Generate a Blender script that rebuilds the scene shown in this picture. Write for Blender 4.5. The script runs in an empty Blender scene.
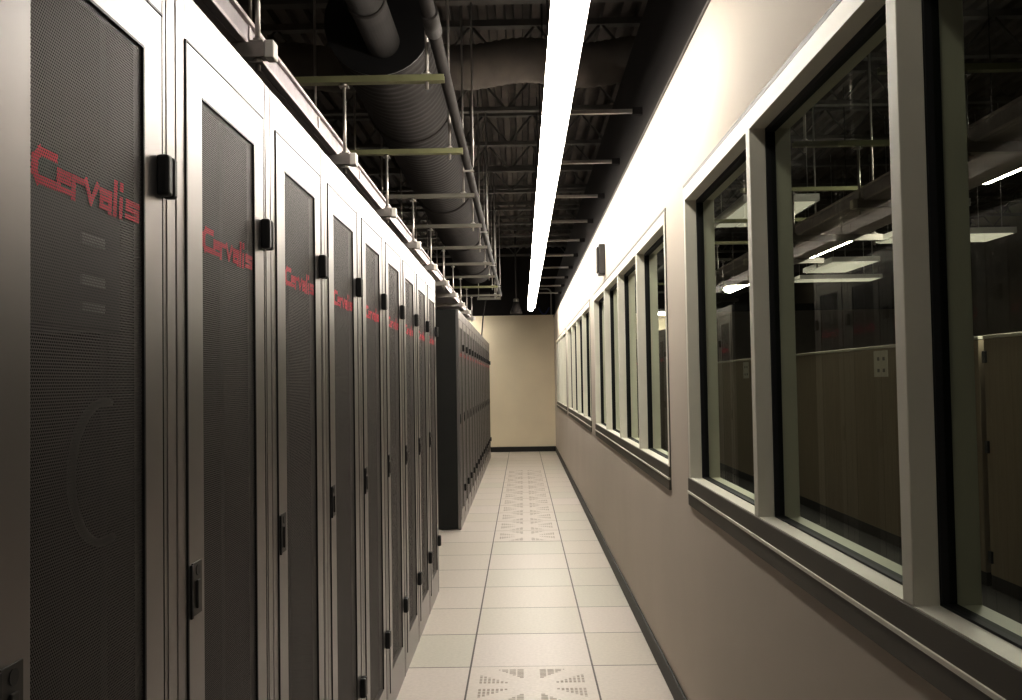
import bpy, bmesh, math, random
from mathutils import Vector, Matrix
random.seed(7)
C = bpy.context.scene.collection
sc = bpy.context.scene

# ------------------------------------------------------------------ materials
def new_mat(name):
    m = bpy.data.materials.new(name); m.use_nodes = True
    nt = m.node_tree; nt.nodes.clear()
    out = nt.nodes.new('ShaderNodeOutputMaterial')
    return m, nt, out

def mat(name, col, rough=.5, metal=0., var=.06, scale=6., bump=0., bscale=60., spec=.5, stretch=None):
    m, nt, out = new_mat(name)
    N, L = nt.nodes, nt.links
    b = N.new('ShaderNodeBsdfPrincipled')
    b.inputs['Roughness'].default_value = rough
    b.inputs['Metallic'].default_value = metal
    b.inputs['Specular IOR Level'].default_value = spec
    tc = N.new('ShaderNodeTexCoord')
    src = tc.outputs['Object']
    if stretch:
        mp = N.new('ShaderNodeMapping'); mp.inputs['Scale'].default_value = stretch
        L.new(src, mp.inputs['Vector']); src = mp.outputs['Vector']
    nz = N.new('ShaderNodeTexNoise'); nz.inputs['Scale'].default_value = scale; nz.inputs['Detail'].default_value = 4
    L.new(src, nz.inputs['Vector'])
    mr = N.new('ShaderNodeMapRange')
    mr.inputs['From Min'].default_value = .3; mr.inputs['From Max'].default_value = .7
    mr.inputs['To Min'].default_value = 1 - var; mr.inputs['To Max'].default_value = 1 + var
    L.new(nz.outputs['Fac'], mr.inputs['Value'])
    mx = N.new('ShaderNodeVectorMath'); mx.operation = 'SCALE'
    mx.inputs[0].default_value = col; L.new(mr.outputs['Result'], mx.inputs['Scale'])
    L.new(mx.outputs['Vector'], b.inputs['Base Color'])
    if bump:
        n2 = N.new('ShaderNodeTexNoise'); n2.inputs['Scale'].default_value = bscale; L.new(src, n2.inputs['Vector'])
        bp = N.new('ShaderNodeBump'); bp.inputs['Strength'].default_value = bump; bp.inputs['Distance'].default_value = .002
        L.new(n2.outputs['Fac'], bp.inputs['Height']); L.new(bp.outputs['Normal'], b.inputs['Normal'])
    L.new(b.outputs['BSDF'], out.inputs['Surface'])
    return m

def emit(name, col, s):
    m, nt, out = new_mat(name)
    e = nt.nodes.new('ShaderNodeEmission'); e.inputs['Color'].default_value = (*col, 1); e.inputs['Strength'].default_value = s
    nt.links.new(e.outputs['Emission'], out.inputs['Surface'])
    return m

def mnode(nt, op, a, b=None, c=None):
    n = nt.nodes.new('ShaderNodeMath'); n.operation = op
    for i, v in enumerate((a, b, c)):
        if v is None: continue
        if isinstance(v, (int, float)): n.inputs[i].default_value = v
        else: nt.links.new(v, n.inputs[i])
    return n.outputs[0]

def perforated(name, col, rough, metal, pitch=.0046, rad=.00135):
    """metal sheet with staggered round holes you can see through"""
    m, nt, out = new_mat(name)
    N, L = nt.nodes, nt.links
    tc = N.new('ShaderNodeTexCoord'); sp = N.new('ShaderNodeSeparateXYZ'); L.new(tc.outputs['Object'], sp.inputs[0])
    def lattice(oy, oz):
        w, h = pitch, pitch * math.sqrt(3)
        a = mnode(nt, 'ADD', sp.outputs['Y'], 10 + oy); a = mnode(nt, 'MODULO', a, w); a = mnode(nt, 'SUBTRACT', a, w / 2)
        b = mnode(nt, 'ADD', sp.outputs['Z'], 10 + oz); b = mnode(nt, 'MODULO', b, h); b = mnode(nt, 'SUBTRACT', b, h / 2)
        return mnode(nt, 'ADD', mnode(nt, 'MULTIPLY', a, a), mnode(nt, 'MULTIPLY', b, b))
    d = mnode(nt, 'MINIMUM', lattice(0, 0), lattice(pitch / 2, pitch * math.sqrt(3) / 2))
    hole = mnode(nt, 'LESS_THAN', d, rad * rad)
    b = N.new('ShaderNodeBsdfPrincipled'); b.inputs['Base Color'].default_value = (*col, 1)
    b.inputs['Roughness'].default_value = rough; b.inputs['Metallic'].default_value = metal
    t = N.new('ShaderNodeBsdfTransparent')
    mx = N.new('ShaderNodeMixShader'); L.new(hole, mx.inputs[0]); L.new(b.outputs[0], mx.inputs[1]); L.new(t.outputs[0], mx.inputs[2])
    L.new(mx.outputs[0], out.inputs['Surface'])
    return m

def glass_mat():
    m, nt, out = new_mat('window_glass')
    N, L = nt.nodes, nt.links
    ge = N.new('ShaderNodeNewGeometry'); dt = N.new('ShaderNodeVectorMath'); dt.operation = 'DOT_PRODUCT'
    L.new(ge.outputs['Incoming'], dt.inputs[0]); L.new(ge.outputs['Normal'], dt.inputs[1])
    gz = mnode(nt, 'SUBTRACT', 1.0, mnode(nt, 'ABSOLUTE', dt.outputs['Value']))
    f2 = mnode(nt, 'ADD', mnode(nt, 'MULTIPLY', mnode(nt, 'POWER', gz, 6.5), 1.15), .02); f2 = mnode(nt, 'MINIMUM', f2, .95)
    t = N.new('ShaderNodeBsdfTransparent'); t.inputs['Color'].default_value = (.80, .84, .76, 1)
    g = N.new('ShaderNodeBsdfGlossy'); g.inputs['Roughness'].default_value = .0; g.inputs['Color'].default_value = (.85, .88, .8, 1)
    mx = N.new('ShaderNodeMixShader'); L.new(f2, mx.inputs[0]); L.new(t.outputs[0], mx.inputs[1]); L.new(g.outputs[0], mx.inputs[2])
    L.new(mx.outputs[0], out.inputs['Surface'])
    return m

TX0, TY0, T = -.281, 4.756, .6096
def floor_mat():
    m, nt, out = new_mat('raised_floor_tiles')
    N, L = nt.nodes, nt.links
    tc = N.new('ShaderNodeTexCoord'); sp = N.new('ShaderNodeSeparateXYZ'); L.new(tc.outputs['Object'], sp.inputs[0])
    ux = mnode(nt, 'DIVIDE', mnode(nt, 'SUBTRACT', sp.outputs['X'], TX0 - 40 * T), T)
    uy = mnode(nt, 'DIVIDE', mnode(nt, 'SUBTRACT', sp.outputs['Y'], TY0 - 40 * T), T)
    fx, fy = mnode(nt, 'FRACT', ux), mnode(nt, 'FRACT', uy)
    def edge(f, w):
        d = mnode(nt, 'MINIMUM', f, mnode(nt, 'SUBTRACT', 1.0, f))
        return mnode(nt, 'LESS_THAN', d, w)
    ln = mnode(nt, 'MAXIMUM', edge(fx, .0075), edge(fy, .0072))
    cb = N.new('ShaderNodeCombineXYZ'); L.new(mnode(nt, 'FLOOR', ux), cb.inputs[0]); L.new(mnode(nt, 'FLOOR', uy), cb.inputs[1])
    wn = N.new('ShaderNodeTexWhiteNoise'); wn.noise_dimensions = '3D'; L.new(cb.outputs[0], wn.inputs['Vector'])
    rp = N.new('ShaderNodeValToRGB'); L.new(wn.outputs['Value'], rp.inputs[0])
    rp.color_ramp.elements[0].color = (.57, .545, .475, 1); rp.color_ramp.elements[1].color = (.62, .565, .52, 1)
    e = rp.color_ramp.elements.new(.5); e.color = (.60, .55, .485, 1)
    # fine speckle of the laminate
    nz = N.new('ShaderNodeTexNoise'); nz.inputs['Scale'].default_value = 55; nz.inputs['Detail'].default_value = 5; L.new(tc.outputs['Object'], nz.inputs['Vector'])
    mr = N.new('ShaderNodeMapRange'); mr.inputs['From Min'].default_value = .3; mr.inputs['From Max'].default_value = .7; mr.inputs['To Min'].default_value = .94; mr.inputs['To Max'].default_value = 1.05
    L.new(nz.outputs['Fac'], mr.inputs['Value'])
    sc_ = N.new('ShaderNodeVectorMath'); sc_.operation = 'SCALE'; L.new(rp.outputs['Color'], sc_.inputs[0]); L.new(mr.outputs['Result'], sc_.inputs['Scale'])
    mx = N.new('ShaderNodeMix'); mx.data_type = 'RGBA'; L.new(ln, mx.inputs[0]); L.new(sc_.outputs[0], mx.inputs[6]); mx.inputs[7].default_value = (.085, .07, .055, 1)
    b = N.new('ShaderNodeBsdfPrincipled'); L.new(mx.outputs[2], b.inputs['Base Color']); b.inputs['Roughness'].default_value = .42
    L.new(b.outputs[0], out.inputs['Surface'])
    return m

def slotted_reflector():
    """white enamel with a row of small dark slots along the middle"""
    m, nt, out = new_mat('slotted_reflector_enamel')
    N, L = nt.nodes, nt.links
    tc = N.new('ShaderNodeTexCoord'); sp = N.new('ShaderNodeSeparateXYZ'); L.new(tc.outputs['Object'], sp.inputs[0])
    a = mnode(nt, 'LESS_THAN', mnode(nt, 'MODULO', mnode(nt, 'ADD', sp.outputs['Y'], 10.), .085), .036)
    b = mnode(nt, 'LESS_THAN', mnode(nt, 'ABSOLUTE', mnode(nt, 'SUBTRACT', sp.outputs['X'], .2425)), .0042)
    k = mnode(nt, 'MULTIPLY', a, b)
    mx = N.new('ShaderNodeMix'); mx.data_type = 'RGBA'; L.new(k, mx.inputs[0]); mx.inputs[6].default_value = (.85, .82, .78, 1); mx.inputs[7].default_value = (.03, .03, .03, 1)
    p = N.new('ShaderNodeBsdfPrincipled'); L.new(mx.outputs[2], p.inputs['Base Color']); p.inputs['Roughness'].default_value = .4
    L.new(p.outputs[0], out.inputs['Surface'])
    return m

M = dict(
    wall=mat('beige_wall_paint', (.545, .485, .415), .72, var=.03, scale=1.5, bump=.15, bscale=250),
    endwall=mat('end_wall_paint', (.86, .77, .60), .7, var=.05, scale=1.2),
    roomwall=mat('dark_brown_wall_paint', (.22, .185, .14), .8, var=.06),  # dark brown, for the left wall and the adjoining room
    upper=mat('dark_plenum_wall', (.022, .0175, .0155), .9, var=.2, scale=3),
    deck=mat('black_roof_deck', (.105, .086, .072), .85, var=.25, scale=4),
    joist_bar=mat('dull_grey_channel', (.24, .225, .19), .5, .5, var=.1),
    joist=mat('dark_steel_joist', (.12, .108, .095), .7, .2, var=.2),
    duct=mat('dark_duct_metal', (.034, .028, .025), .85, 0, var=.2, scale=3, stretch=(1, 4, 1)),
    flex=mat('flexible_duct_cloth', (.16, .135, .115), .7, 0, var=.2),
    pipe=mat('dark_pipe_paint', (.040, .034, .031), .8, 0, var=.15),
    zinc=mat('galvanised_steel', (.50, .47, .44), .42, .75, var=.1, scale=14),
    olive=mat('olive_zinc_channel', (.30, .30, .17), .45, .4, var=.15, scale=10),
    cap=mat('white_plastic_cap', (.92, .88, .82), .5, var=.03),
    tray=mat('pale_steel_tray', (.58, .52, .52), .5, .45, var=.1, scale=9),
    trayin=mat('tray_side_panel', (.45, .41, .43), .55, .3, var=.12, scale=20),
    cab=mat('silver_cabinet_paint', (.325, .308, .306), .34, .88, var=.03, scale=3),
    cabside=mat('black_side_panel', (.018, .018, .016), .55, .1, var=.1),
    cabin=mat('cabinet_inside', (.02, .018, .017), .8, var=.1),
    mesh=perforated('perforated_door_sheet', (.128, .116, .113), .5, .5),
    red=perforated('red_print_on_perforated_sheet', (.68, .045, .085), .55, .05),
    black=mat('black_plastic', (.014, .013, .013), .4, var=.1),
    latch=mat('dark_grey_latch', (.075, .07, .066), .4, .5, var=.1),
    frame=mat('window_frame_paint', (.70, .675, .585), .45, var=.03),
    trim=mat('dark_sill_trim', (.10, .088, .068), .5, var=.06),
    gasket=mat('black_window_gasket', (.006, .006, .006), .6, var=.05),
    glass=glass_mat(),
    base=mat('dark_rubber_baseboard', (.022, .019, .015), .5, var=.1),
    floor=floor_mat(),
    slot=mat('floor_vent_slot', (.40, .355, .31), .8, var=.1),
    tile=mat('pinkish_floor_laminate', (.62, .565, .51), .42, var=.05, scale=55),
    carpet=mat('dark_office_carpet', (.02, .018, .015), .9, var=.2, scale=40),
    reflector=slotted_reflector(),
    lamp=emit('fluorescent_glow', (1.0, .955, .875), 18.),
    lamp_fill=emit('fill_lamp_glow', (1.0, .96, .88), 4.6),  # weak glow of the added fill lamp above the camera
    lamp2=emit('distant_fluorescent_glow', (1.0, .95, .84), 24.),
    troffer=emit('dim_troffer_glow', (1.0, .93, .75), .28),
    white=mat('white_fixture_enamel', (.80, .78, .74), .4, var=.02),
    part=mat('tan_partition_cloth', (.40, .34, .255), .8, var=.08, scale=8, stretch=(1, 6, .3)),
    paper=mat('white_paper', (.75, .72, .64), .7, var=.03),
    ink=mat('grey_print', (.25, .24, .22), .7),
    label=mat('white_rack_label', (.30, .30, .29), .5, var=.1),
    coil=mat('grey_cable_jacket', (.11, .105, .10), .5, var=.1),
    blue=mat('blue_cable_jacket', (.02, .03, .14), .5, var=.1),
    server=mat('dark_server_face', (.035, .033, .032), .5, .3, var=.2, scale=30),
)

# ------------------------------------------------------------------ mesh helpers
class MB:
    def __init__(s): s.bm = bmesh.new()
    def box(s, x0, x1, y0, y1, z0, z1, bev=0.):
        bm = s.bm
        r = bmesh.ops.create_cube(bm, size=1)
        vs = r['verts']
        bmesh.ops.scale(bm, vec=(abs(x1 - x0), abs(y1 - y0), abs(z1 - z0)), verts=vs)
        bmesh.ops.translate(bm, vec=((x0 + x1) / 2, (y0 + y1) / 2, (z0 + z1) / 2), verts=vs)
        if bev:
            es = list({e for v in vs for e in v.link_edges})
            bmesh.ops.bevel(bm, geom=es, offset=bev, segments=2, affect='EDGES', profile=.5)
        return s
    def tube(s, a, b, r, n=12, r2=None, caps=True):
        a, b = Vector(a), Vector(b); d = b - a
        res = bmesh.ops.create_cone(s.bm, cap_ends=caps, segments=n, radius1=r, radius2=r if r2 is None else r2, depth=d.length)
        rot = d.to_track_quat('Z', 'Y').to_matrix().to_4x4()
        bmesh.ops.transform(s.bm, matrix=Matrix.Translation((a + b) / 2) @ rot, verts=res['verts'])
        for v in res['verts']:
            for f in v.link_faces:
                if len(f.verts) == 4: f.smooth = True
        return s
    def sweep(s, pts, r, n=12, radii=None):
        """round tube along a polyline, mitred rings"""
        pts = [Vector(p) for p in pts]; rings = []
        up = Vector((0, 0, 1))
        for i, p in enumerate(pts):
            t = (pts[min(i + 1, len(pts) - 1)] - pts[max(i - 1, 0)]).normalized()
            ref = up if abs(t.z) < .95 else Vector((1, 0, 0))
            sx = t.cross(ref).normalized(); sy = sx.cross(t).normalized()
            rr = radii[i] if radii else r
            rings.append([s.bm.verts.new(p + rr * (math.cos(2 * math.pi * k / n) * sx + math.sin(2 * math.pi * k / n) * sy)) for k in range(n)])
        for A, B in zip(rings, rings[1:]):
            for k in range(n):
                f = s.bm.faces.new((A[k], A[(k + 1) % n], B[(k + 1) % n], B[k])); f.smooth = True
        s.bm.faces.new(rings[0]); s.bm.faces.new(rings[-1])
        return s
    def poly(s, pts):
        s.bm.faces.new([s.bm.verts.new(p) for p in pts]); return s
    def prism_y(s, prof, y0, y1):
        """profile of (x,z) points extruded along y"""
        A = [s.bm.verts.new((x, y0, z)) for x, z in prof]; B = [s.bm.verts.new((x, y1, z)) for x, z in prof]
        n = len(prof)
        for k in range(n): s.bm.faces.new((A[k], A[(k + 1) % n], B[(k + 1) % n], B[k]))
        s.bm.faces.new(A); s.bm.faces.new(B); return s
    def prism_x(s, prof, x0, x1):
        A = [s.bm.verts.new((x0, y, z)) for y, z in prof]; B = [s.bm.verts.new((x1, y, z)) for y, z in prof]
        n = len(prof)
        for k in range(n): s.bm.faces.new((A[k], A[(k + 1) % n], B[(k + 1) % n], B[k]))
        s.bm.faces.new(A); s.bm.faces.new(B); return s
    def build(s, name, m, parent=None, kind=None):
        bmesh.ops.recalc_face_normals(s.bm, faces=s.bm.faces)
        me = bpy.data.meshes.new(name); s.bm.to_mesh(me); s.bm.free()
        me.materials.append(M[m])
        o = bpy.data.objects.new(name, me); C.objects.link(o)
        if parent: o.parent = parent
        if kind: o['kind'] = kind
        return o

def tag(o, label, cat, group=None):
    o['label'] = label; o['category'] = cat
    if group: o['group'] = group
    return o
def thing(name, label, cat, loc=(0, 0, 0), group=None):
    o = bpy.data.objects.new(name, None); C.objects.link(o); o.location = loc
    o.empty_display_size = .1
    return tag(o, label, cat, group)
def dup(root, loc, label):
    r = root.copy(); C.objects.link(r); r.location = loc; r['label'] = label
    for ch in list(root.children):
        c = ch.copy(); C.objects.link(c); c.parent = r
        for g in ch.children:
            d = g.copy(); C.objects.link(d); d.parent = c
    return r
ORD = ['first', 'second', 'third', 'fourth', 'fifth', 'sixth', 'seventh', 'eighth', 'ninth', 'tenth', 'eleventh', 'twelfth', 'thirteenth', 'fourteenth', 'fifteenth', 'sixteenth', 'seventeenth', 'eighteenth']

# ------------------------------------------------------------------ the setting
WX, WX2 = .665, .77            # corridor wall, its two faces
YB, WT = 19.06, 2.715          # end wall, wall height
MB().box(-4.2, WX2, -6, YB + .1, -.1, 0).build('floor', 'floor', kind='structure')
MB().box(WX2 + .0005, 8.2, -6, YB + .1, -.1, 0).build('floor_adjoining', 'carpet', kind='structure')
OPEN0, OPEN1 = 1.035, 2.14
wins = [(-.45, 3.73), (4.29, 8.46), (9.08, 13.42), (14.0, 17.80)]
w = MB()
w.box(WX, WX2, -6, YB, 0, OPEN0); w.box(WX, WX2, -6, YB, OPEN1, WT)
ys = [-6] + [v for ab in wins for v in ab] + [YB]
for a, b in zip(ys[0::2], ys[1::2]): w.box(WX, WX2, a, b, OPEN0, OPEN1)
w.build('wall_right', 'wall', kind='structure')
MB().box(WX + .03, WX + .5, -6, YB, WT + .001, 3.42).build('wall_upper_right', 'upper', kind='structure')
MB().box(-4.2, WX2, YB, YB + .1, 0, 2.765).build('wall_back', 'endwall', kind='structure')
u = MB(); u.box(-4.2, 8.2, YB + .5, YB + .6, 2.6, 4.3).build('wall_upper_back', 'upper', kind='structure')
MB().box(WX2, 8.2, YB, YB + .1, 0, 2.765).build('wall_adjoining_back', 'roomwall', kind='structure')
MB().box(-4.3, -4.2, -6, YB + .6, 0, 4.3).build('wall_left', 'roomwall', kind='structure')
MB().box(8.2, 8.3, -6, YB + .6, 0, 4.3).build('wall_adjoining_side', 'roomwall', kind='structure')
MB().box(-4.3, 8.3, -6.1, -6, 0, 4.3).build('wall_front', 'wall', kind='structure')
MB().box(WX - .006, WX + .0295, -6, YB - .001, WT + .0005, WT + .016, .002).build('trim_1', 'joist', kind='structure')
MB().box(WX - .012, WX, -6, YB, 0, .1, .003).build('baseboard_right', 'base', kind='structure')
MB().box(-1.0, WX - .012, YB - .012, YB, 0, .1, .003).build('baseboard_back', 'base', kind='structure')
# corrugated roof deck, ribs running down the aisle
d = MB(); prof = []
x = -4.2; n = 0
while x < 8.2:
    prof += [(x, 4.2), (x + .06, 4.2), (x + .07, 4.26), (x + .125, 4.26)]; x += .135
prof += [(8.2, 4.2), (8.2, 4.32), (-4.2, 4.32)]
d.prism_y(prof, -6, YB + .6); d.build('ceiling', 'deck', kind='structure')

# ------------------------------------------------------------------ windows
def window(n, y0, y1, panes):
    root = bpy.data.objects.new('window_%d' % n, None); C.objects.link(root); root['kind'] = 'structure'
    pitch = (y1 - y0) / panes; G = .045
    f = MB(); b = MB(); g = MB()
    e = .006
    for mb, xa, xb, ins in ((f, WX - e, .705, 0.), (b, .731, .776, 0.)):
        mb.box(xa, xb, y0 - .03, y0 + .002, OPEN0 - .05, OPEN1 + .05, .002)
        mb.box(xa, xb, y1 - .002, y1 + .03, OPEN0 - .05, OPEN1 + .05, .002)
        mb.box(xa + .0005, xb - .0005, y0, y1, OPEN1 - .002, OPEN1 + .048)
        mb.box(xa + .0005, xb - .0005, y0, y1, OPEN0 - .048, OPEN0 + .002)
    f.build('window_frame', 'frame', root); b.build('inner_frame', 'frame', root)
    # black glazing gasket between the two frames
    g.box(.7052, .7308, y0 + .001, y0 + .012, OPEN0, OPEN1); g.box(.7052, .7308, y1 - .012, y1 - .001, OPEN0, OPEN1)
    g.box(.7052, .7308, y0 + .001, y1 - .001, OPEN1 - .014, OPEN1 - .001); g.box(.7052, .7308, y0 + .001, y1 - .001, OPEN0 + .001, OPEN0 + .006)
    for k in range(1, panes):
        c = y0 + k * pitch
        g.box(.7052, .7308, c - G / 2 - .006, c + G / 2 + .006, OPEN0, OPEN1)
        m = MB(); m.box(WX - e, .705, c - G / 2, c + G / 2, OPEN0, OPEN1, .002); m.box(.731, .776, c - G / 2, c + G / 2, OPEN0, OPEN1, .002)
        m.build('mullion', 'frame', root)
    g.build('gasket', 'gasket', root)
    for k in range(panes):
        a, c = y0 + k * pitch + G / 2 * (k > 0) + .004, y0 + (k + 1) * pitch - G / 2 * (k < panes - 1) - .004
        MB().poly([(.718, a, OPEN0 + .002), (.718, c, OPEN0 + .002), (.718, c, OPEN1 - .004), (.718, a, OPEN1 - .004)]).build('glass_pane', 'glass', root)
    # sloping apron and lower ledge of the sill, thin dark head line
    MB().box(WX - .010, WX, y0 - .034, y1 + .034, OPEN0 - .052, OPEN0 - .001, .001).build('sill_apron', 'trim', root)
    s = MB(); s.prism_x([(y0 - .036, .928), (y1 + .036, .928), (y1 + .036, .972), (y0 - .036, .972)], WX - .010, WX)
    s.build('window_sill', 'trim', root)
    MB().box(WX - .014, WX, y0 - .036, y1 + .036, .974, .984, .001).build('sill_nosing', 'frame', root)
    h = MB(); h.box(WX - .004, WX, y0 - .044, y1 + .044, OPEN1 + .051, OPEN1 + .065); h.box(WX - .004, WX, y1 + .031, y1 + .044, .93, OPEN1 + .05); h.box(WX - .004, WX, y0 - .038, y0 - .031, .93, OPEN1 + .05)
    h.build('outer_shadow_line', 'trim', root)  # dark strips paint in the shadow gap round the frame
for i, (a, b) in enumerate(wins): window(i + 1, a, b, 4)

# ------------------------------------------------------------------ server cabinets
CX, CP = -.59, .612
H = 2.138
DY0, DY1, DZ0, DZ1 = .050, .546, .090, 2.047
def glyph_strokes():
    """bold square-cut lettering, (y,z) strokes per letter inside a .325 x .046 field"""
    X = .030; K = .046
    L = []
    def pl(*p): L.append(p)
    pl((.054, K - .005), (.016, K - .005), (.005, K - .016), (.005, .014), (.014, .005), (.052, .005))          # C
    y = .060; pl((y + .005, .017), (y + .032, .017), (y + .032, X - .004), (y + .005, X - .004), (y + .005, .004), (y + .034, .004))   # e
    y = .101; pl((y + .004, 0), (y + .004, X - .004), (y + .030, X - .004))                                       # r
    y = .136; pl((y + .003, X), (y + .020, .004), (y + .037, X))                                                   # v
    y = .182; pl((y + .002, X - .004), (y + .033, X - .004), (y + .033, .0)); pl((y + .033, .004), (y + .005, .004), (y + .005, .016), (y + .033, .016))   # a
    y = .227; pl((y + .004, K), (y + .004, .0))                                                                    # l
    y = .247; pl((y + .004, X - .005), (y + .004, .0)); pl((y + .004, K), (y + .004, K - .004))                          # i
    y = .268; pl((y + .046, X - .004), (y + .005, X - .004), (y + .005, .016), (y + .043, .014), (y + .043, .004), (y + .002, .004))   # s
    return L
def lettering(mb, y, z, x, th=.0122):
    for n_, st in enumerate(glyph_strokes()):
        th = .0168 if n_ == 0 else .0122
        for (a, b), (c, d) in zip(st, st[1:]):
            dx, dz = c - a, d - b; l = math.hypot(dx, dz); t_ = th * (1 - .3 * abs(dx / l)); ux, uz = dx / l * th * .38, dz / l * th * .38; nx, nz = -dz / l * t_ / 2, dx / l * t_ / 2
            q = [(a - ux + nx, b - uz + nz), (c + ux + nx, d + uz + nz), (c + ux - nx, d + uz - nz), (a - ux - nx, b - uz - nz)]
            x += .00006
            mb.poly([(x, y + p + .10 * r, z + r) for p, r in q])
    return mb

def make_cabinet(name, label, cat, group):
    t = thing(name, label, cat, (CX, 0, 0), group)
    b = MB()
    D = -1.0
    b.box(-.03, -.002, .001, .046, 0, H, .003); b.box(-.03, -.002, .551, CP - .001, 0, H, .003)      # front posts
    b.box(-.03, -.0025, .046, .551, 2.051, H - .0005); b.box(-.03, -.0025, .046, .551, 0, .086)  # top rail, plinth
    b.box(-.0305, -.0008, .568, .578, .0, H - .004)                                             # profile ridge along the right post
    b.build('front_frame', 'cab', t)
    s = MB(); s.box(D, -.031, .001, .014, .01, H - .001); s.box(D, -.031, CP - .014, CP - .001, .01, H - .001)
    s.build('side_panel', 'cabside', t)
    s = MB(); s.box(D, -.031, .0145, CP - .0145, H - .016, H - .0012); s.box(D, D + .012, .0145, CP - .0145, .02, H - .017); s.box(D + .013, -.031, .0145, CP - .0145, .02, .05)
    s.box(-.14, -.10, .05, .075, .06, H - .03); s.box(-.14, -.10, CP - .075, CP - .05, .06, H - .03)
    s.build('inner_shell', 'cabin', t)
    # door ring
    r = MB(); x0, x1 = -.018, 0
    r.box(x0, x1, DY0, DY0 + .080, DZ0, DZ1, .002); r.box(x0, x1, DY1 - .074, DY1, DZ0, DZ1, .002)
    r.box(x0, x1 - .0003, DY0 + .078, DY1 - .072, DZ1 - .079, DZ1 - .001); r.box(x0, x1 - .0003, DY0 + .078, DY1 - .072, DZ0 + .001, DZ0 + .079)
    door = r.build('door', 'cab', t)
    y0, y1, z0, z1 = DY0 + .079, DY1 - .073, DZ0 + .078, DZ1 - .078
    MB().poly([(-.0035, y0, z0), (-.0035, y1, z0), (-.0035, y1, z1), (-.0035, y0, z1)]).build('mesh_panel', 'mesh', door)
    k = MB(); k.box(-.0045, .0003, y1 - .004, y1 + .0015, z0, z1); k.box(-.0045, .0003, y0, y1, z1 - .003, z1 + .0015)
    k.build('recess_shade', 'black', door)  # black strips stand in for the shadow of the recessed mesh
    lettering(MB(), .137, 1.684, -.0032).build('red_lettering', 'red', door)
    g = MB(); g.box(-.006, .0006, DY0 - .0052, DY0 - .0002, DZ0, DZ1 + .003); g.box(-.006, .0006, DY0, DY1 + .003, DZ1 + .0003, DZ1 + .0042); g.box(-.006, .0004, DY1 + .0002, DY1 + .0022, DZ0, DZ1)
    g.build('door_gap_shade', 'black', t)  # black strips paint the shade in the gap round the door
    # swing handle latch on the left stile
    p = MB(); p.box(-.001, .0022, DY0 + .012, DY0 + .060, 1.022, 1.116, .001)
    latch = p.build('latch', 'latch', door)
    q = MB(); q.box(.0022, .0065, DY0 + .028, DY0 + .044, 1.034, 1.084, .0015); q.build('latch_lever', 'latch', door)
    q = MB(); q.tube((.002, DY0 + .038, 1.101), (.0034, DY0 + .038, 1.101), .010, 20); q.build('keyhole', 'black', door)
    MB().box(-.001, .0042, DY0 + .004, DY0 + .0118, 1.020, 1.114, .001).build('latch_edge', 'black', door)
    for z in (1.742, .318):
        h = MB(); h.box(-.001, .020, .520, .5425, z, z + .068, .005); h.box(-.001, .020, .5445, .564, z, z + .068, .005)
        h.box(.0002, .010, .525, .560, z + .004, z + .064)
        h.build('hinge', 'black', t)
    return t
Y0 = .992
def near_label(i):
    return ['silver server cabinet with red lettering, nearest the camera at left edge',
            'silver server cabinet with large red lettering, second from the camera'][i] if i < 2 else \
        ('silver server cabinet ending the near left row, beside the black panel' if i == 8 else
         'silver server cabinet with perforated door, %s from the camera in the near left row' % ORD[i])
proto = make_cabinet('server_cabinet', near_label(0), 'server cabinet', 'near row of server cabinets')
proto.location = (CX, Y0, 0)
for i in range(1, 9): dup(proto, (CX, Y0 + CP * i, 0), near_label(i))
FY = 9.12
for i in range(14):
    lab = 'silver server cabinet with exposed black side panel, first of the far left row' if i == 0 else \
        ('silver server cabinet of the far left row, last one against the end wall' if i == 13 else
         'silver server cabinet, %s from the cross aisle in the far left row' % ORD[i])
    c = dup(proto, (CX - .018, FY + CP * i, 0), lab); c['group'] = 'far row of server cabinets'

# equipment glimpsed through the nearest perforated door
def rack_server(z, hgt, label):
    t = thing('rack_server', label, 'server', (CX - .15, Y0, z), 'servers inside the nearest cabinet')
    MB().box(-.6, 0, .085, CP - .085, 0, hgt - .004, .002).build('chassis', 'server', t)
    MB().box(.0005, .008, .10, CP - .10, .006, hgt - .010, .002).build('bezel', 'cabin', t)
for z, h_, l in ((.55, .18, 'dark rack server low inside the nearest cabinet'), (.80, .13, 'dark rack server below the cable loop inside the nearest cabinet')):
    rack_server(z, h_, l)
t = thing('patch_panel', 'dark patch panel with pale strips behind the nearest perforated door', 'patch panel', (CX - .062, Y0, 1.52))
MB().box(-.12, 0, .085, CP - .085, 0, .20, .002).build('chassis', 'server', t)
for z in (.132, .070, .030):
    MB().box(.0003, .004, .386, .462, z - .006, z + .009).build('label_strip', 'label', t)
cl = MB(); pts = []
for k in range(29):
    a = math.radians(80 + 205 * k / 28); pts.append((CX - .06, 1.455 + .108 * math.cos(a), 1.30 + .108 * math.sin(a)))
cl.sweep(pts, .0065, 8)
tag(cl.build('cable_loop', 'coil'), 'grey cable looped in an arc behind the nearest perforated door', 'cable')

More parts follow.
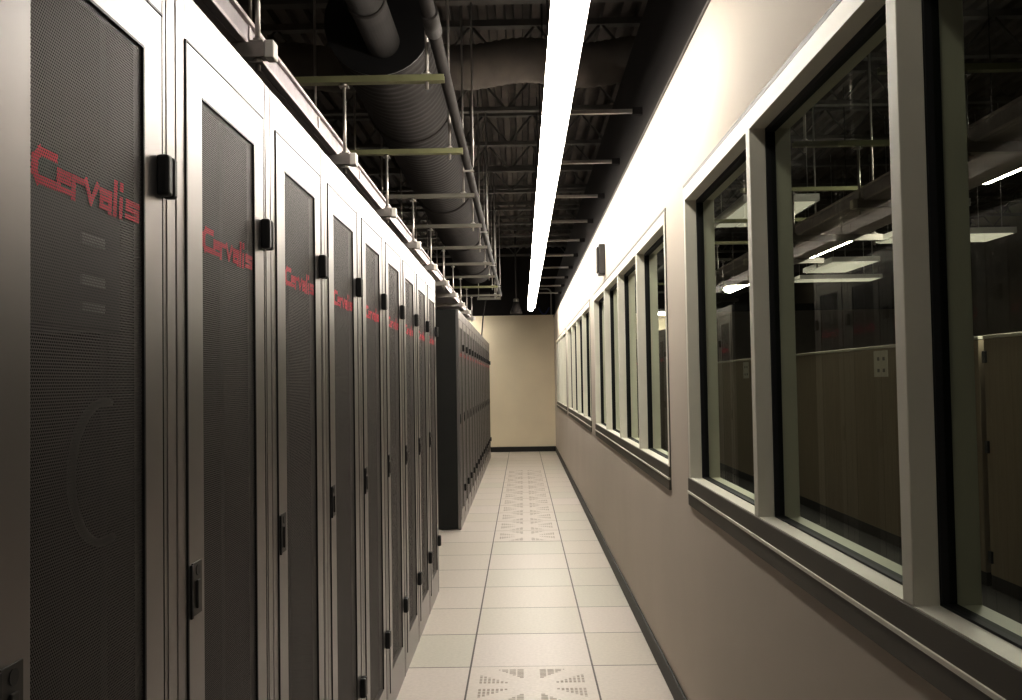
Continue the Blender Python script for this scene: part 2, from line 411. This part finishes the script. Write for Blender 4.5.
# ------------------------------------------------------------------ ceiling joists
def joist(y, label):
    t = thing('steel_joist', label, 'joist', (0, y, 0), 'steel joists under the roof deck')
    b = MB(); b.box(-4.15, 8.15, -.04, .04, 4.15, 4.198); b.box(-4.15, 8.15, -.04, .04, 3.85, 3.885)
    b.build('chord', 'joist', t)
    q = MB(); k = 0; x = -4.1
    while x < 8.0:
        q.tube((x, 0, 3.87), (x + .25, 0, 4.17), .010, 6); q.tube((x + .25, 0, 4.17), (x + .5, 0, 3.87), .010, 6); x += .5
    q.build('web', 'joist', t)
    return t
for i in range(12):
    y = 4.7 + 1.22 * i
    lab = 'dark open-web steel joist nearest the camera under the roof deck' if i == 0 else 'dark open-web steel joist under the roof deck, %s from the camera' % ORD[i]
    if i == 0: j0 = joist(y, lab)
    else: dup(j0, (0, y, 0), lab)

# ------------------------------------------------------------------ ducts and pipe
def ribbed_duct(y0, y1, r, step, cx, cz):
    b = MB(); ys_, rr = [], []
    y = y0
    while y < y1:
        for dy, k in ((0, 1.), (step * .35, 1.), (step * .5, 1.018), (step * .65, 1.018)):
            ys_.append(y + dy); rr.append(r * k)
        y += step
    b.sweep([(cx, yy, cz) for yy in ys_], r, 40, rr)
    return b
t = thing('spiral_duct', 'large dark ribbed round duct running along the ceiling above the hanging channels', 'duct', (0, 0, 0))
ribbed_duct(4.5, 14.2, .257, .075, -.668, 3.18).build('duct_body', 'duct', t)
MB().tube((-.668, 4.482, 3.18), (-.668, 4.499, 3.18), .262, 40).build('end_cap', 'black', t)
for y in (5.75, 8.2, 10.6, 13.0):
    ribbed_duct(y, y + .05, .268, .06, -.668, 3.18).build('joint_band', 'duct', t)
t = thing('round_duct', 'smooth dark round duct running into the end of the ribbed duct at upper left', 'duct', (0, 0, 0))
b = MB(); b.sweep([(-.645, 1.6, 3.08), (-.645, 3.0, 3.08), (-.645, 4.478, 3.08)], .082, 32); b.build('duct_body', 'duct', t)
MB().tube((-.645, 3.95, 3.08), (-.645, 4.0, 3.08), .087, 32).build('joint_band', 'duct', t)
t = thing('flexible_duct', 'wavy dark flexible duct crossing the ceiling behind the lamp row', 'duct')
pts, rr = [], []
for k in range(161):
    x = -2.3 + 4.4 * k / 160
    pts.append((x, 6.53, 3.66 + .022 * math.sin(x * 7.5 + 1.2))); rr.append(.150 + .006 * (k % 2))
b = MB(); b.sweep(pts, .16, 28, rr); b.build('duct_body', 'flex', t)
t = thing('sprinkler_pipe', 'dark straight pipe running along the aisle right of the ribbed duct', 'pipe')
b = MB(); b.tube((-.322, 2.2, 2.80), (-.322, 14.9, 2.80), .026, 16); b.build('pipe_run', 'pipe', t)
b = MB(); b.tube((-.322, 3.42, 2.80), (-.322, 3.62, 2.80), .034, 16); b.build('coupling', 'pipe', t)
for y in (5.92, 8.36, 10.80, 13.24):
    b = MB(); b.tube((-.288, y, 2.79), (-.288, y, 3.849), .006, 8); b.box(-.352, -.282, y - .012, y + .012, 2.764, 2.773); b.build('hanger_rod', 'zinc', t)

# ------------------------------------------------------------------ hangers and cable tray over the near row
def channel(mb, x0, x1, z0, wd=.041, hh=.041):
    """U shaped strut channel along x, open side up"""
    a = wd / 2; th = .004
    mb.prism_x([(-a, z0), (a, z0), (a, z0 + hh), (a - .009, z0 + hh), (a - .009, z0 + hh - th), (a - th, z0 + hh - th), (a - th, z0 + th),
                (-a + th, z0 + th), (-a + th, z0 + hh - th), (-a + .009, z0 + hh - th), (-a + .009, z0 + hh), (-a, z0 + hh)], x0, x1)
    return mb
def nut(mb, x, y, z):
    mb.tube((x, y, z), (x, y, z + .010), .013, 6); mb.box(x - .019, x + .019, y - .019, y + .019, z - .005, z, .001)
LZ, UZ = 2.330, 2.668
def hanger(xl, xr_low, xr_up, x_mid, x_right, label, group, m_up='olive', mirror=1):
    t = thing('trapeze_hanger', label, 'hanger', group=group)
    channel(MB(), min(xl, xr_low), max(xl, xr_low), LZ).build('lower_channel', 'zinc', t)
    channel(MB(), min(xl, xr_up), max(xl, xr_up), UZ, .041, .027).build('upper_channel', m_up, t)
    e = MB(); e.box(xr_low - .001 * mirror, xr_low + .026 * mirror, -.024, .024, LZ - .004, LZ + .046, .004); e.build('end_cap', 'cap', t)
    for x, za, zb in ((x_mid, LZ - .035, UZ + .02), (xl + .05 * mirror, LZ - .03, 4.198), (x_right, UZ - .03, 3.72 + .02)):
        r = MB(); r.tube((x, 0, za), (x, 0, zb if x != x_right else 4.198), .0075, 10)
        r.build('threaded_rod', 'zinc', t)
    for nx_, nz_ in ((x_mid, LZ + .047), (x_mid, LZ - .012), (x_mid, UZ - .012), (x_right, UZ + .033), (xl + .05 * mirror, LZ + .047)):
        n = MB(); nut(n, nx_, 0, nz_); n.build('nut', 'zinc', t)
    return t
def plain_upper(t):
    """this hanger's upper channel is plain zinc rather than olive"""
    for ch in t.children:
        if ch.name.startswith('upper_channel'):
            me = ch.data.copy(); me.materials[0] = M['joist_bar']; ch.data = me
HYS = [2.555] + [3.83 + 1.222 * k for k in range(9)]
def hlab(i): return 'steel trapeze hanger over the near cabinets, nearest the camera' if i == 0 else 'steel trapeze hanger with white end cap, %s from camera along left tray' % ORD[i]
h0 = hanger(-1.15, -.690, -.300, -.714, -.372, hlab(0), 'trapeze hangers over the cabinets')
for i in range(10):
    if i == 0: h0.location = (0, HYS[0], 0)
    else:
        hh = dup(h0, (0, HYS[i], 0), hlab(i))
        if i not in (1, 2, 8): plain_upper(hh)

def cable_tray(label, xs, x_back, y0, y1, s):
    """side-rail tray; xs = the x of the rail seen from the aisle, s = +1 if the tray lies to the -x side of it"""
    t = thing('cable_tray', label, 'cable tray')
    z0, z1 = 2.3715, 2.455
    a = MB(); a.box(min(xs, xs - s * .004), max(xs, xs - s * .004), y0, y1, z0 + .012, z1 - .012); a.box(x_back, x_back + .004, y0, y1, z0 + .012, z1 - .012)
    a.build('side_rail', 'trayin', t)
    l = MB()
    for x in (xs, x_back):
        l.box(x - .012, x + .012, y0, y1, z1 - .012, z1, .002); l.box(x - .012, x + .012, y0, y1, z0, z0 + .012, .002)
    l.build('rail_lip', 'tray', t)
    bt = MB(); bt.box(min(xs, x_back) + .013, max(xs, x_back) - .013, y0, y1, z0, z0 + .004); bt.build('tray_bottom', 'tray', t)
    sp = MB(); y = y0 + .4
    while y < y1:
        sp.box(xs + (.0002 if s > 0 else -.0042), xs + (.0042 if s > 0 else -.0002), y, y + .02, z0 + .013, z1 - .013); y += .9
    sp.build('splice_plate', 'tray', t)
    return t
cable_tray('pale steel cable tray running above the left cabinet row', -.754, -1.06, 1.3, 13.9, 1)

# ------------------------------------------------------------------ fluorescent row
LX0, LX1, LZ0 = .121, .254, 2.73
def fixture(label, length, lx0, lx1, z, mlamp, group, slots=True):
    t = thing('fluorescent_fixture', label, 'ceiling lamp', group=group)
    w_ = lx1 - lx0; c = (lx0 + lx1) / 2
    hb = MB(); hb.prism_y([(lx0 + .012, z + .012), (lx1 - .012, z + .012), (lx1 - .035, z + .075), (lx0 + .035, z + .075)], .004, length - .004)
    hb.build('housing', 'white', t)
    ln = MB(); prof = [(lx0 + .001 + (w_ - .023) * (1 - math.cos(math.pi * k / 12)) / 2, z + .0115 - .066 * math.sin(math.pi * k / 12)) for k in range(13)]
    ln.prism_y(prof, .01, length - .01); ln.build('diffuser', mlamp, t)
    fl = MB(); fl.prism_y([(lx1 - .021, z + .010), (lx1, z - .004), (lx1 + .002, z - .002), (lx1 - .019, z + .0115)], .002, length - .002)
    fl.build('reflector', 'reflector' if slots else 'white', t)
    for y in (.21, 1.43):
        MB().tube((c, y, z + .07), (c, y, 4.198), .005, 8).build('hanger_rod', 'pipe', t)
    return t
FL, FS = 2.30, 3.05
def flab(i): return ['bright white fluorescent lamp overhead, nearest the camera and widest in view'][0] if i == 0 else \
    ('bright white fluorescent lamp at the far end of the ceiling row' if i == 5 else 'bright white fluorescent lamp, %s from the camera in the ceiling row' % ORD[i])
f0 = fixture(flab(0), FL, LX0, LX1, LZ0, 'lamp', 'fluorescent lamps over the aisle')
f0.location = (0, FS, 0)
for i in range(1, 6): dup(f0, (0, FS + FL * i, 0), flab(i))
dup(f0, (0, -4.99, 0), 'added unseen fluorescent lamp behind the camera for fill light')  # added out of view to brighten faces turned toward the camera
d0 = fixture('added weak fluorescent lamp above the camera, unseen fill light', FL, LX0, LX1, LZ0, 'lamp_fill', 'fluorescent lamps over the aisle')  # added out of view, weak fill for the near wall and reveals
d0.location = (0, FS - FL, 0)
e0 = fixture('added hidden fluorescent lamp left of the far cabinets, brightening the end wall', FL, LX0, LX1, LZ0, 'lamp', 'fluorescent lamps over the aisle', False)  # added behind the cabinets to brighten the end wall
e0.location = (-1.0, 18.35, 0); e0.rotation_euler = (0, 0, math.pi / 2)
# bars that carry the lamps, anchored in the dark upper wall
for i in range(10):
    y = 5.21 + 1.2 * i
    lab = 'thin steel bar between lamp row and dark upper wall, %s from the camera' % ORD[i]
    if i == 0:
        br = thing('support_bar', lab, 'bar', (0, y, 0), 'bars carrying the lamp row')
        channel(MB(), .194, .640, 2.915, .026, .022).build('channel', 'zinc', br)
        b = MB(); b.box(.6405, .6945, -.022, .022, 2.905, 2.945, .002); b.build('wall_bracket', 'upper', br)
    else: dup(br, (0, y, 0), lab)

# ------------------------------------------------------------------ things at the end of the aisle and on the wall
t = thing('wall_alarm_box', 'small dark box mounted high on the right wall above the second window', 'wall box', (WX, 7.37, 2.25))
MB().box(-.050, 0, -.07, .07, 0, .24, .008).build('housing', 'latch', t)
MB().box(-.062, -.0502, -.055, .055, .02, .22, .005).build('front_cover', 'pipe', t)
t = thing('hanging_fixture', 'dark bell-shaped fixture on a thin pole near the end wall', 'ceiling fixture', (-.085, 17.2, 0))
MB().tube((0, 0, 2.93), (0, 0, 4.198), .014, 10).build('pole', 'pipe', t)
b = MB(); b.sweep([(0, 0, 2.95), (0, 0, 2.93), (0, 0, 2.88)], .04, 16, [.035, .05, .05]); b.build('collar', 'joist_bar', t)
b = MB(); b.sweep([(0, 0, 2.88), (0, 0, 2.80), (0, 0, 2.70), (0, 0, 2.66)], .06, 20, [.05, .07, .11, .115]); b.build('bell', 'duct', t)
pts = [(.30, 19.11, 3.30), (.53, 19.11, 3.30)] + [(.53 + .09 * math.sin(math.radians(a)), 19.11, 3.21 + .09 * math.cos(math.radians(a))) for a in (20, 45, 70, 90)] + [(.62, 19.11, 2.766)]
b = MB(); b.sweep(pts, .016, 10); t = b.build('bent_conduit', 'zinc'); tag(t, 'grey conduit bent downward near the end wall right of the lamps', 'conduit')
pts = [(.36 + .22 * k / 14, 19.10, 2.92 - .139 * math.sin(math.pi * k / 14)) for k in range(15)]
b = MB(); b.sweep(pts, .014, 8); tag(b.build('blue_cable', 'blue'), 'blue cable sagging beside the bent conduit at the far end', 'cable')
pts = [(-.56 - .10 * k / 14, 15.05 + .5 * k / 14, 2.735 - .585 * (k / 14) ** 1.6) for k in range(15)]
b = MB(); b.sweep(pts, .010, 8); tag(b.build('loose_cable', 'pipe'), 'dark loose cable drooping onto the far cabinets', 'cable')
t = thing('cross_channel', 'short grey channel hanging past the last hanger near the end wall', 'channel', (0, 15.05, 0))
channel(MB(), -.70, -.32, 2.742).build('channel', 'joist_bar', t)
for x in (-.385, -.675):
    b = MB(); b.tube((x, 0, 2.742), (x, 0, 4.198), .0075, 8); b.build('threaded_rod', 'zinc', t)
b = MB(); b.box(-.66, -.50, -.06, .06, 2.784, 2.86, .005); b.build('junction_box', 'pipe', t)

# ------------------------------------------------------------------ perforated floor tiles
def vent_tile(label):
    t = thing('perforated_floor_tile', label, 'floor tile', (0, 0, 0), 'perforated tiles down the middle of the aisle')
    hx = T / 2 - .0045
    MB().box(-hx, hx, -hx, hx, .0002, .0016).build('tile_panel', 'tile', t)
    s = MB(); hh = T / 2
    rows = 7
    for k in range(rows):
        v = .40 + .40 * k / (rows - 1)
        ln = .06 + .34 * k / (rows - 1)
        a = .13
        while a < .13 + ln - .01:
            b_ = min(a + .10, .13 + ln)
            w_ = .020
            for sx in (-1, 1):
                for sy in (-1, 1):
                    for tr in (0, 1):
                        p = [(a, v - w_), (b_, v - w_), (b_, v + w_), (a, v + w_)]
                        p = [(q[1], q[0]) if tr else q for q in p]
                        s.poly([(sx * q[0] * hh, sy * q[1] * hh, .0021) for q in p])
            a += .125
    o = s.build('slot_pattern', 'slot', t)
    return t
v0 = vent_tile('perforated floor tile with star of slots, alone at the near edge of the aisle')
v0.location = (TX0 + T / 2, TY0 - T / 2, 0)
for i in range(11):
    dup(v0, (TX0 + T / 2, TY0 + T * (6.5 + i), 0),
        'perforated floor tile, nearest in the far run of the aisle' if i == 0 else
        ('perforated floor tile at the far end of the run, toward the end wall' if i == 10 else 'perforated floor tile, %s from the near end of the far run' % ORD[i]))

# ------------------------------------------------------------------ the room seen through the windows
PX = 3.1
def panel(y0, y1, label, edge):
    t = thing('office_partition', label, 'partition', (PX, y0, 0), 'tan partitions behind the windows')
    MB().box(0, .06, .006, y1 - y0 - .006, .09, 1.66, .006).build('panel', 'part', t)
    MB().box(.005, .055, .006, y1 - y0 - .006, 0, .0895).build('kick_base', 'base', t)
    MB().box(-.004, .064, .004, y1 - y0 - .004, 1.661, 1.685, .003).build('top_rail', 'frame', t)
    if edge:
        for z in (.17, .90, 1.50): MB().box(-.016, -.0005, y1 - y0 - .05, y1 - y0 - .008, z, z + .08, .003).build('hinge', 'black', t)
panel(1.2, 6.34, 'tan partition with black hinges behind the nearest window, at right edge', True)
panel(6.40, 12.50, 'long tan partition with a paper sheet behind the middle pane of the nearest window', False)
panel(12.58, 18.6, 'farther tan partition seen through the left pane of the nearest window', False)
def sheet(y, label):
    t = thing('paper_sheet', label, 'paper', (PX - .006, y, 1.415), 'paper sheets on the partitions')
    MB().box(-.003, .004, 0, .30, 0, .225).build('page', 'paper', t)
    s = MB()
    for a, c in ((.05, .04), (.17, .04), (.05, .14), (.17, .14)): s.box(-.0042, -.0032, a, a + .05, c, c + .03)
    s.build('printed_marks', 'ink', t)
sheet(7.98, 'white paper sheet with small marks on the long tan partition')
sheet(12.85, 'white paper sheet on the farther partition, seen in the left pane')

def hl2(i): return 'steel trapeze hanger over the adjoining room tray, %s from the camera behind the glass' % ORD[i]
g0 = None
for i in range(5):
    y = HYS[i + 1]
    if g0 is None:
        g0 = hanger(2.42, 1.815, 1.486, 1.835, 1.55, hl2(0), 'hangers behind the windows', 'olive', -1); g0.location = (0, y, 0)
    else: dup(g0, (0, y, 0), hl2(i))
cable_tray('pale steel cable tray hanging in the room behind the windows', 1.874, 2.30, 2.0, 9.6, -1)
lamps = [4.75, 8.75, 12.5]
l0 = None
ll = ['bright fluorescent lamp behind the glass at the right edge of the photo', 'bright fluorescent lamp behind the middle pane of the nearest window', 'bright fluorescent lamp behind the left pane of the nearest window']
for i, y in enumerate(lamps):
    if l0 is None:
        l0 = fixture(ll[0], 1.55, 3.03, 3.23, 2.75, 'lamp2', 'lamps behind the windows', False); l0.location = (0, y, 0)
    else: dup(l0, (0, y, 0), ll[i])
def troffer(loc, w_, l_, label):
    t = thing('ceiling_troffer', label, 'ceiling lamp', loc, 'dim troffers behind the windows')
    f = MB(); f.box(-w_ / 2, w_ / 2, -l_ / 2, l_ / 2, .02, .08, .004); f.build('housing', 'white', t)
    for k in range(3):
        a = -w_ / 2 + .02 + (w_ - .04) * k / 3
        MB().box(a + .008, a + (w_ - .04) / 3 - .008, -l_ / 2 + .02, l_ / 2 - .02, .012, .0195).build('diffuser', 'troffer', t)
    r = MB()
    for sx in (-1, 1):
        for sy in (-1, 1): r.tube((sx * w_ * .4, sy * l_ * .4, .08), (sx * w_ * .4, sy * l_ * .4, 4.198 - loc[2]), .004, 6)
    r.build('hanger_wire', 'zinc', t)
troffer((2.06, 7.95, 2.785), .60, 1.2, 'pale square troffer behind the post between left and middle panes')
troffer((4.40, 9.75, 2.82), 1.2, .60, 'dim troffer high behind the right post of the middle pane')
troffer((4.15, 12.2, 2.82), .60, 1.2, 'dim troffer glimpsed below the lamp in the middle pane')
troffer((4.65, 13.85, 2.82), 1.2, .45, 'thin distant troffer under the other lights in the middle pane')

# ------------------------------------------------------------------ camera, matched to the photograph's perspective
f, pitch, yaw, roll, ch = 938.88, .0331, -.0112, .0162, 1.4302
def rot(a, i, j):
    m = Matrix.Identity(3); c, s = math.cos(a), math.sin(a); m[i][i] = c; m[j][j] = c; m[i][j] = -s; m[j][i] = s; return m
A = rot(yaw, 0, 1)
B = Matrix(((1, 0, 0), (0, math.cos(pitch), math.sin(pitch)), (0, -math.sin(pitch), math.cos(pitch))))
R = rot(roll, 0, 2) @ B @ A
right, fwd, up = Vector(R[0]), Vector(R[1]), Vector(R[2])
cam = bpy.data.cameras.new('camera'); co = bpy.data.objects.new('camera', cam); C.objects.link(co)
mw = Matrix((right, up, -fwd)).transposed().to_4x4(); mw.translation = Vector((0, 0, ch)); co.matrix_world = mw
cam.sensor_width = 36; cam.sensor_fit = 'HORIZONTAL'; cam.lens = f / 1022 * 36; cam.clip_start = .02
sc.camera = co

# ------------------------------------------------------------------ world and film response
wd = bpy.data.worlds.new('world'); sc.world = wd; wd.use_nodes = True
wd.node_tree.nodes['Background'].inputs['Color'].default_value = (.9, .85, .75, 1)
wd.node_tree.nodes['Background'].inputs['Strength'].default_value = .02
sc.view_settings.view_transform = 'Standard'
sc.view_settings.look = 'None'
sc.view_settings.exposure = 1.25
sc.view_settings.gamma = .8
